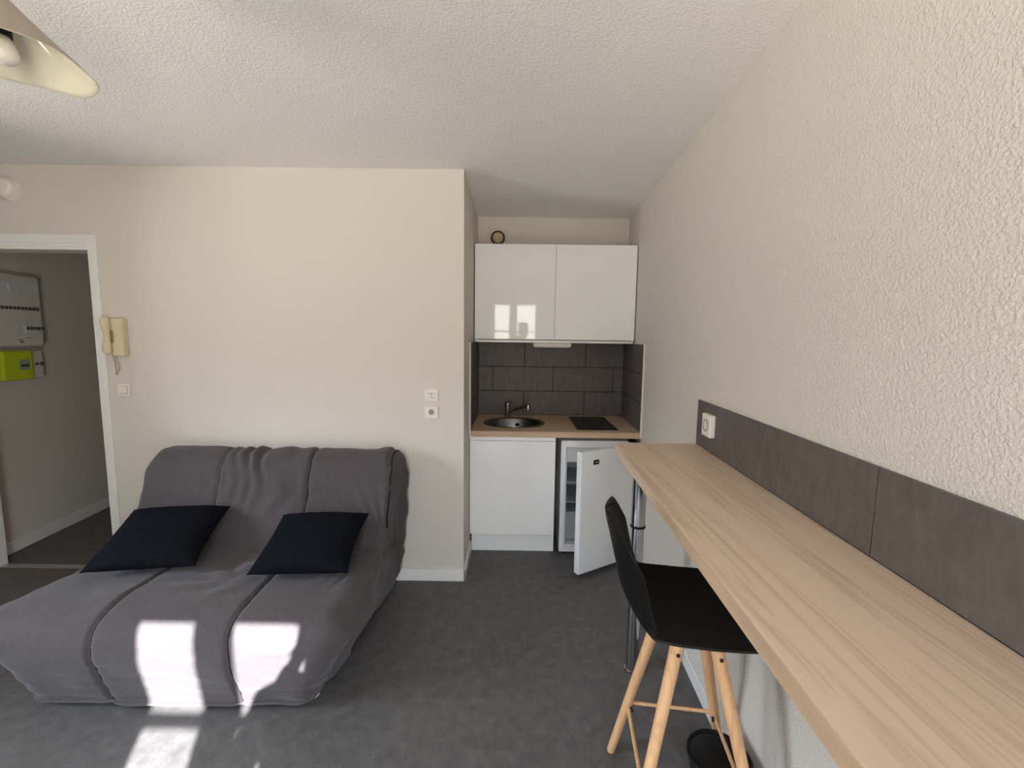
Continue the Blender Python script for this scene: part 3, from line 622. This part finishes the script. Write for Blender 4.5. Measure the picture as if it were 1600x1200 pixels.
def sofa_mesh():
    bb = B()
    NX = 150; cols = []
    # normals of the profile in (y,z)
    NP = []
    for i in range(len(PF)):
        a_, c_ = PF[max(i-1, 0)], PF[min(i+1, len(PF)-1)]
        ty, tz = c_[0]-a_[0], c_[1]-a_[1]; L = math.hypot(ty, tz) or 1
        NP.append((-tz/L*-1*-1, ty/L*-1) if False else (tz/L*-1, ty/L))
    # orientation: outward should point up on the seat
    im = min(range(len(PF)), key=lambda i: abs(PF[i][0]-1.9)+abs(PF[i][1]-0.42))
    if NP[im][1] < 0: NP = [(-a_, -c_) for a_, c_ in NP]
    def pt(i, side, tau):   # rounded side: tau 0..1 quarter circle
        y, z, xl, xr, r = PF[i]; ny, nz = NP[i]
        ang = tau*math.pi/2; ins = r*(1-math.cos(ang)); dx = r*math.sin(ang)
        x = (xl + r - dx) if side < 0 else (xr - r + dx)
        return Vector((x, y-ny*ins, z-nz*ins)), Vector((side*math.sin(ang), ny*math.cos(ang), nz*math.cos(ang)))
    stations = []
    RN = 8; CN = 9
    for k in range(CN, 0, -1): stations.append(('cap', -1, k/CN*0.92))
    for k in range(RN, 0, -1): stations.append(('rnd', -1, k/RN))
    for k in range(NX+1): stations.append(('mid', 0, k/NX))
    for k in range(1, RN+1): stations.append(('rnd', 1, k/RN))
    for k in range(1, CN+1): stations.append(('cap', 1, k/CN*0.92))
    grid = []
    for kind, side, s in stations:
        row = []
        for i in range(len(PF)):
            y, z, xl, xr, r = PF[i]; ny, nz = NP[i]
            if kind == 'mid': p = Vector((xl+r+(xr-xl-2*r)*s, y, z)); nrm = Vector((0, ny, nz))
            elif kind == 'rnd': p, nrm = pt(i, side, s)
            else:
                p, nrm = pt(i, side, 1.0); m_ = medial(p.y, p.z)
                s2 = s/0.92; ty_ = min(max(p.y, 1.72), 2.5); xt = (-0.69-0.12*(2.6-ty_)/0.95) if side > 0 else (-1.985+0.02*(2.6-ty_))
                bul = 0.006*math.sin(s2*math.pi)*min(1, p.z/0.3)
                p = Vector((p.x + (xt-p.x)*s2**1.5 + side*bul, p.y+(m_.x-p.y)*s2, p.z+(m_.y-p.z)*s2)); nrm = Vector((side, 0, 0))
            if kind != 'cap':
                # panels puff up a little between seams
                pf_ = 0.006*(1-min(1, seam_groove(p.x, p.y, p.z)*1.4))
                p = p + nrm*(pf_ - 0.007*seam_groove(p.x, p.y, p.z))
                if kind == 'mid' and p.z > 0.8: p.z += 0.010*math.sin((p.x+2.05)*9)*0.5 + 0.016*math.exp(-((p.x+0.72)/0.07)**2)
            p = p + nrm*fabn(p, nrm)
            if p.y > 2.596: p.y = 2.596
            if p.z < 0.03: p.z = 0.03
            row.append(bb.verts.new(p))
        grid.append(row)
    for a_, c_ in zip(grid, grid[1:]):
        for i in range(len(PF)-1):
            f = bb.faces.new((a_[i], a_[i+1], c_[i+1], c_[i])); f.smooth = True
    return bb, grid
bm_, grid = sofa_mesh()
gco = [[v.co.copy() for v in row] for row in grid]
cover = obj('fitted_cover', bm_, M['fabric'], sf, smooth=True)
# dark piping lines lying in the seams
def seam_line(i, y_lo, y_hi, zmin, zmax, r, lift=0.001):
    pts_ = []
    for k in range(len(PF)):
        y, z = PF[k][0], PF[k][1]
        if not (y_lo <= y <= y_hi and zmin <= z <= zmax): continue
        best = min((row[k] for row in gco), key=lambda q: abs(q.x-seam_x(i, y, z)))
        pts_.append(best.copy())
    for _ in range(3): pts_ = [pts_[0]]+[(pts_[j-1]+pts_[j]*2+pts_[j+1])/4 for j in range(1, len(pts_)-1)]+[pts_[-1]]
    return pts_
for i, r_ in ((0, 0.0018), (1, 0.0042)):
    b = B(); tube(b, seam_line(i, 2.20, 2.50, 0.46, 0.9, r_), r_, 8); obj('seam_piping', b, M['seam'], sf)
# piping down the right edge of the backrest
st_ = len(gco)-1-9-5
e_ = [gco[st_][k].copy() for k in range(len(PF)) if 2.22 <= PF[k][0] <= 2.53 and PF[k][1] > 0.5]
for _ in range(4): e_ = [e_[0]]+[(e_[j-1]+e_[j]*2+e_[j+1])/4 for j in range(1, len(e_)-1)]+[e_[-1]]
b = B(); tube(b, e_, 0.0045, 8); obj('seam_piping', b, M['seam'], sf)
for i in (0, 1):
    b = B(); tube(b, [p + Vector((0, -0.0005, 0.0005)) for p in seam_line(i, 1.5, 2.10, 0.03, 0.45, 0.0016)], 0.0022, 8); obj('seam_piping', b, M['seam'], sf)
# hem band
b = B(); k = len(PF)-2
hem = [Vector((row[k].x, row[k].y-0.003, row[k].z-0.004)) for row in gco[9:-9]]
for _ in range(6): hem = [hem[0]]+[(hem[j-1]+hem[j]*2+hem[j+1])/4 for j in range(1, len(hem)-1)]+[hem[-1]]
tube(b, hem, 0.0065, 8); obj('hem', b, M['fabric'], sf)
b = B(); box(b, -1.88, -0.85, 1.75, 2.50, 0.06, 0.085); obj('bed_frame', b, M['black'], sf)
for x_, y_ in ((-0.835, 1.715), (-1.86, 1.74), (-0.80, 2.48), (-1.9, 2.48)):
    obj('foot', cyl(B(), (x_, y_, 0), (x_, y_, 0.062), 0.022, 16), M['switch'], sf, label='pale plastic foot')
# cushions
def cushion(label, c, w, dpt, yaw_, tilt, roll_, T=0.135):
    bb = B(); N = 40; top = {}; bot = {}
    R = Matrix.Rotation(yaw_, 4, 'Z') @ Matrix.Rotation(tilt, 4, 'X') @ Matrix.Rotation(roll_, 4, 'Y')
    for i in range(N+1):
        for j in range(N+1):
            u, v = i/N*2-1, j/N*2-1
            pin = 1 - 0.07*(1-v*v)*abs(u)**3; pin2 = 1 - 0.07*(1-u*u)*abs(v)**3
            x, y = u*w/2*pin, v*dpt/2*pin2
            h_ = T/2*((1-u**4)*(1-v**4))**0.55*(0.9+0.1*math.cos(u*3))
            h_ += 0.004*noise.noise(Vector((u*4, v*4, c[0]*9)))*(1-u**8)*(1-v**8)
            e_ = max(0, 1-min(1-abs(u), 1-abs(v))*5)
            h_ += 0.003*math.sin((u+v)*24)*e_*(1-u**10)*(1-v**10)*0.6
            for dct, s_ in ((top, 1), (bot, -1)):
                if s_ < 0 and (i in (0, N) or j in (0, N)): dct[i, j] = top[i, j]; continue
                hh_ = h_ if s_ > 0 else h_*0.75
                dct[i, j] = bb.verts.new(Vector(c) + (R @ Vector((x, y, s_*max(hh_, 0)))))
    for i in range(N):
        for j in range(N):
            for dct, o_ in ((top, 1), (bot, -1)):
                q = [dct[i, j], dct[i+1, j], dct[i+1, j+1], dct[i, j+1]]
                f = bb.faces.new(q if o_ > 0 else q[::-1]); f.smooth = True
    ob = obj('cushion', bb, M['navy'], org=(c[0], c[1], c[2]-0.06), smooth=True)
    ob.name = 'cushion'; return tag(ob, label, 'cushion')
cushion('dark navy cushion on the left side of the sofa bed', (-1.70, 2.03, 0.545), 0.455, 0.41, math.radians(11), math.radians(19), 0.02)
cushion('dark navy cushion on the right side of the sofa bed', (-0.955, 2.005, 0.540), 0.44, 0.385, math.radians(3), math.radians(19), -0.01)

# ------------------------------------------------------------------ bar stool
SX, SY = 0.552, 1.255
st = thing('bar_stool', 'black plastic bar stool with beech legs tucked under the bar', 'bar stool', (SX, SY, 0))
ra = math.radians(-7); fwd = Vector((math.cos(ra), math.sin(ra), 0)); lat = Vector((-math.sin(ra), math.cos(ra), 0))
SCN = Vector((0.552, 1.283, -0.006))
SPF = [(0.215, 0.672, 0.150), (0.212, 0.690, 0.180), (0.195, 0.703, 0.196), (0.15, 0.708, 0.205), (0.08, 0.702, 0.210), (0.0, 0.696, 0.212), (-0.07, 0.696, 0.212), (-0.125, 0.702, 0.210), (-0.172, 0.724, 0.208), (-0.202, 0.77, 0.205), (-0.218, 0.83, 0.205), (-0.231, 0.885, 0.205), (-0.243, 0.935, 0.202), (-0.250, 0.962, 0.194), (-0.255, 0.982, 0.176), (-0.257, 0.995, 0.148), (-0.2585, 1.003, 0.105), (-0.259, 1.006, 0.055)]
SP = cr_interp(SPF, 4)
b = B(); rows = []; NV = 36
for k, (f_, z_, hw) in enumerate(SP):
    s_ = k/(len(SP)-1); row = []
    back = min(1, max(0, (z_-0.700)/0.05)) if f_ < 0 else 0
    for j in range(NV+1):
        v_ = j/NV*2-1
        lift = 0.030*abs(v_)**2.4*(1-back)*(0.4+0.6*min(1, max(0, (0.22-f_)/0.25)))
        fo = 0.062*abs(v_)**2.2*back*(1-0.5*min(1, max(0, (z_-0.90)/0.10)))
        dip = -0.008*(1-v_*v_)*(1-back)
        p = SCN + fwd*(f_+fo) + lat*(v_*hw) + Vector((0, 0, z_+lift+dip))
        row.append(b.verts.new(p))
    rows.append(row)
for a_, c_ in zip(rows, rows[1:]):
    for j in range(NV): f = b.faces.new((a_[j], a_[j+1], c_[j+1], c_[j])); f.smooth = True
sh = obj('seat_shell', b, M['black'], st); md = sh.modifiers.new('thickness', 'SOLIDIFY'); md.thickness = 0.007; md.offset = 0
md = sh.modifiers.new('rounding', 'BEVEL'); md.width = 0.002; md.segments = 2
bot = {'A': Vector((0.381, 1.478, 0)), 'B': Vector((0.332, 1.080, 0)), 'C': Vector((0.770, 1.428, 0)), 'D': Vector((0.722, 1.03, 0))}
top = {'A': Vector((0.497, 1.345, 0.664)), 'B': Vector((0.487, 1.180, 0.664)), 'C': Vector((0.615, 1.330, 0.664)), 'D': Vector((0.590, 1.165, 0.664))}
cen = Vector((0.552, 1.255, 0))
for kx in 'ABCD':
    b = B(); tube(b, [bot[kx], bot[kx].lerp(top[kx], 0.01), bot[kx].lerp(top[kx], 0.5), top[kx]], [0.0125, 0.0145, 0.0165, 0.019], 24); lg = obj('leg', b, M['beech'], st)
    p = bot[kx].lerp(top[kx], 0.955); o_ = (p-cen); o_.z = 0; o_ = Vector((o_.x, o_.y, 0)).normalized()
    side = -1 if kx in 'BD' else 1
    dv = Vector((0, side, 0)); b = B(); cyl(b, p+dv*0.0165, p+dv*0.0205, 0.0058, 14); obj('bolt', b, M['black_soft'], lg)
b = B()
box(b, 0.50, 0.605, 1.19, 1.32, 0.660, 0.671, 0.002)
for kx in 'ABCD': tube(b, [cen+Vector((0, 0, 0.660)), top[kx]+Vector((0, 0, -0.008))], 0.008, 10)
obj('underframe', b, M['black_soft'], st)
ZS = 0.242/0.664
for a_, c_ in (('A', 'C'), ('A', 'B'), ('C', 'D'), ('B', 'D')):
    off = Vector((0, 0, 0)) if (a_, c_) in (('A', 'C'), ('B', 'D')) else Vector((0, 0, -0.012))
    b = B(); tube(b, [bot[a_].lerp(top[a_], ZS)+off, bot[c_].lerp(top[c_], ZS)+off], 0.0062, 12); obj('stretcher', b, M['beech'], st)
for kx in 'ABCD':
    p = bot[kx].lerp(top[kx], ZS-0.012); inw = (cen-p); inw.z = 0; inw.normalize()
    b = B(); cyl(b, p+Vector((inw.x*0.012, 0, 0))+Vector((0, -0.006, 0)), p+inw*0.02+Vector((0, -0.012, -0.004)), 0.0045, 10); obj('screw', b, M['black_soft'], st)

# ------------------------------------------------------------------ bin
bn = thing('waste_bin', 'low black round bin on the floor behind the stool legs', 'bin', (0.674, 1.265, 0))
b = B(); lathe(b, [(0.0, 0.0), (0.072, 0.0), (0.090, 0.205), (0.088, 0.206), (0.070, 0.006), (0.0, 0.006)], (0.674, 1.265, 0.0)); obj('bin_body', b, M['dark_bin'], bn)
b = B(); lathe(b, [(0.089, 0.198), (0.097, 0.200), (0.098, 0.208), (0.092, 0.213), (0.086, 0.208), (0.088, 0.199)], (0.674, 1.265, 0.0)); obj('rim', b, M['black'], bn)

# ------------------------------------------------------------------ photographer behind the camera (casts the curved shadow on the sofa)
def skinned(name, chains, m, parent, sub=2, label=None):
    me = bpy.data.meshes.new(name); vs, es, rs, roots = [], [], [], []
    idx = {}
    for ch in chains:
        prev = None
        for it in ch:
            if isinstance(it, str): prev = idx[it]; continue
            key, co, r = it
            i = len(vs); vs.append(Vector(co)-wpos(parent)); rs.append(r); idx[key] = i
            if prev is None: roots.append(i)
            else: es.append((prev, i))
            prev = i
    me.from_pydata([tuple(v) for v in vs], es, [])
    o = bpy.data.objects.new(name, me); COL.objects.link(o); o.parent = parent; ORG[o.name] = wpos(parent)
    o.modifiers.new('skin', 'SKIN')
    if not me.skin_vertices: me.attributes  # layer is created with the modifier below
    bm2 = bmesh.new(); bm2.from_mesh(me); lay = bm2.verts.layers.skin.verify(); bm2.verts.ensure_lookup_table()
    for i, v in enumerate(bm2.verts):
        r = rs[i]; v[lay].radius = (r, r) if not isinstance(r, tuple) else r; v[lay].use_root = i in roots
    bm2.to_mesh(me); bm2.free()
    md = o.modifiers['skin']; md.use_smooth_shade = True
    sb = o.modifiers.new('smooth', 'SUBSURF'); sb.levels = sub; sb.render_levels = sub
    me.materials.append(m)
    if label: o['label'] = label
    return o
PX, PY = 0.085, -0.42
pr_ = thing('person', 'person standing at the window in grey shirt and jeans taking the photograph', 'person', (PX, PY, 0))
HX, HY = 0.140, -0.345
def P3(x, y, z): return (PX+x, PY+y, z)
Lsh, Rsh = P3(-0.145, 0.0, 1.385), P3(0.155, 0.0, 1.39)
Lel, Rel = (-0.235, -0.235, 1.03), (0.275, -0.26, 1.20)
Lwr, Rwr = (-0.050, -0.085, 1.41), (0.175, -0.085, 1.45)
Lpa, Rpa = (-0.022, -0.060, 1.480), (0.145, -0.060, 1.500)
body = [[('pelvis', P3(0, 0, 0.95), (0.15, 0.10)), ('waist', P3(0, 0.0, 1.10), (0.125, 0.09)), ('chest', P3(0, -0.005, 1.28), (0.15, 0.105)), ('collar', P3(0.01, -0.005, 1.42), (0.09, 0.075)),
         ('neck', (PX+0.04, PY+0.02, 1.49), 0.052), ('jaw', (HX, HY, 1.545), (0.058, 0.068)), ('face', (HX, HY+0.005, 1.61), (0.073, 0.088)), ('crown', (HX, HY-0.005, 1.68), (0.068, 0.082)), ('top', (HX, HY-0.008, 1.722), (0.040, 0.05))],
        ['face', ('nose', (HX, HY+0.095, 1.595), 0.013), ('nosetip', (HX, HY+0.108, 1.588), 0.009)],
        ['collar', ('Lsh', Lsh, 0.058), ('Lel', Lel, 0.040), ('Lwr', Lwr, 0.025), ('Lpa', Lpa, (0.030, 0.018))],
        ['collar', ('Rsh', Rsh, 0.058), ('Rel', Rel, 0.040), ('Rwr', Rwr, 0.025), ('Rpa', Rpa, (0.030, 0.018))],
        ['pelvis', ('Lh', P3(-0.095, 0, 0.88), 0.085), ('Lk', P3(-0.105, 0.02, 0.50), 0.055), ('La', P3(-0.11, -0.01, 0.09), 0.035), ('Lt', P3(-0.115, 0.12, 0.035), 0.03)],
        ['pelvis', ('Rh', P3(0.095, 0, 0.88), 0.085), ('Rk', P3(0.105, 0.02, 0.50), 0.055), ('Ra', P3(0.11, -0.01, 0.09), 0.035), ('Rt', P3(0.115, 0.12, 0.035), 0.03)]]
for sd_, pa, sg in (('L', Lpa, -1), ('R', Rpa, 1)):
    base = Vector(pa)
    for q in range(4):
        z_ = 0.028-0.019*q; ln = (0.9, 1.0, 0.95, 0.75)[q]
        k0 = base + Vector((sg*0.010, 0.012, z_)); k1 = k0 + Vector((sg*0.004, 0.030*ln, 0.004)); k2 = k1 + Vector((-sg*0.018, 0.016, 0.0))*ln; k3 = k2 + Vector((-sg*0.020, 0.0, -0.002))*ln
        body.append([(sd_+'f%d0' % q, k0, 0.0095), (sd_+'f%d1' % q, k1, 0.0088), (sd_+'f%d2' % q, k2, 0.008), (sd_+'f%d3' % q, k3, 0.007)])
    t0 = base + Vector((-sg*0.008, -0.004, 0.002)); t1 = t0 + Vector((-sg*0.022, 0.004, 0.018)); t2 = t1 + Vector((-sg*0.020, 0.006, 0.010))
    body.append([(sd_+'t0', t0, 0.012), (sd_+'t1', t1, 0.010), (sd_+'t2', t2, 0.0085)])
skinned('body', body, M['skin'], pr_)
skinned('shirt', [[('a0', P3(0, 0, 0.84), (0.18, 0.125)), ('a', P3(0, 0, 0.93), (0.172, 0.118)), ('b', P3(0, 0, 1.10), (0.150, 0.108)), ('c', P3(0, -0.005, 1.28), (0.170, 0.12)), ('d', P3(0.005, -0.005, 1.415), (0.115, 0.09)), ('e', (PX+0.03, PY+0.012, 1.455), (0.07, 0.066))],
        ['d', ('f', P3(-0.150, 0.0, 1.375), 0.066), ('g', Lel, 0.054), ('h', Vector(Lel).lerp(Vector(Lwr), 0.85), 0.037)],
        ['d', ('i', P3(0.170, 0.0, 1.395), 0.070), ('j', Rel, 0.054), ('k', Vector(Rel).lerp(Vector(Rwr), 0.85), 0.037)]], M['shirt'], pr_)
skinned('trousers', [[('a', P3(0, 0, 1.0), (0.150, 0.105))] + [('b', P3(0, 0, 0.90), (0.17, 0.115))],
        ['b', ('c', P3(-0.098, 0, 0.80), 0.096), ('d', P3(-0.106, 0.02, 0.50), 0.072), ('e', P3(-0.11, -0.005, 0.04), 0.060)],
        ['b', ('f', P3(0.098, 0, 0.80), 0.096), ('g', P3(0.106, 0.02, 0.50), 0.072), ('h', P3(0.11, -0.005, 0.04), 0.060)]], M['jeans'], pr_)
for sg in (-1, 1):
    skinned('shoe', [[('a', P3(sg*0.11, -0.04, 0.052), (0.045, 0.05)), ('b', P3(sg*0.113, 0.06, 0.045), (0.046, 0.040)), ('c', P3(sg*0.118, 0.16, 0.036), (0.042, 0.032))]], M['black_soft'], pr_)
skinned('hair', [[('a', (HX, HY-0.022, 1.665), (0.076, 0.086)), ('b', (HX, HY-0.012, 1.705), (0.068, 0.080)), ('c', (HX, HY-0.01, 1.735), (0.035, 0.045))], ['a', ('d', (HX, HY-0.05, 1.60), (0.070, 0.055))]], M['hair'], pr_)
b = B()
for sg in (-1, 1): 
    eb = B(); lathe(eb, [(0.0, 0.006), (0.009, 0.003), (0.012, 0.0)], (HX+sg*0.031, HY+0.082, 1.622), (0, 1, 0), 14); obj('eye', eb, M['switch'], pr_)
b.free()
tag(obj('phone', box(B(), -0.030, 0.130, -0.040, -0.032, 1.492, 1.568, 0.003), M['black']), 'black phone held up in both hands by the photographer', 'phone')
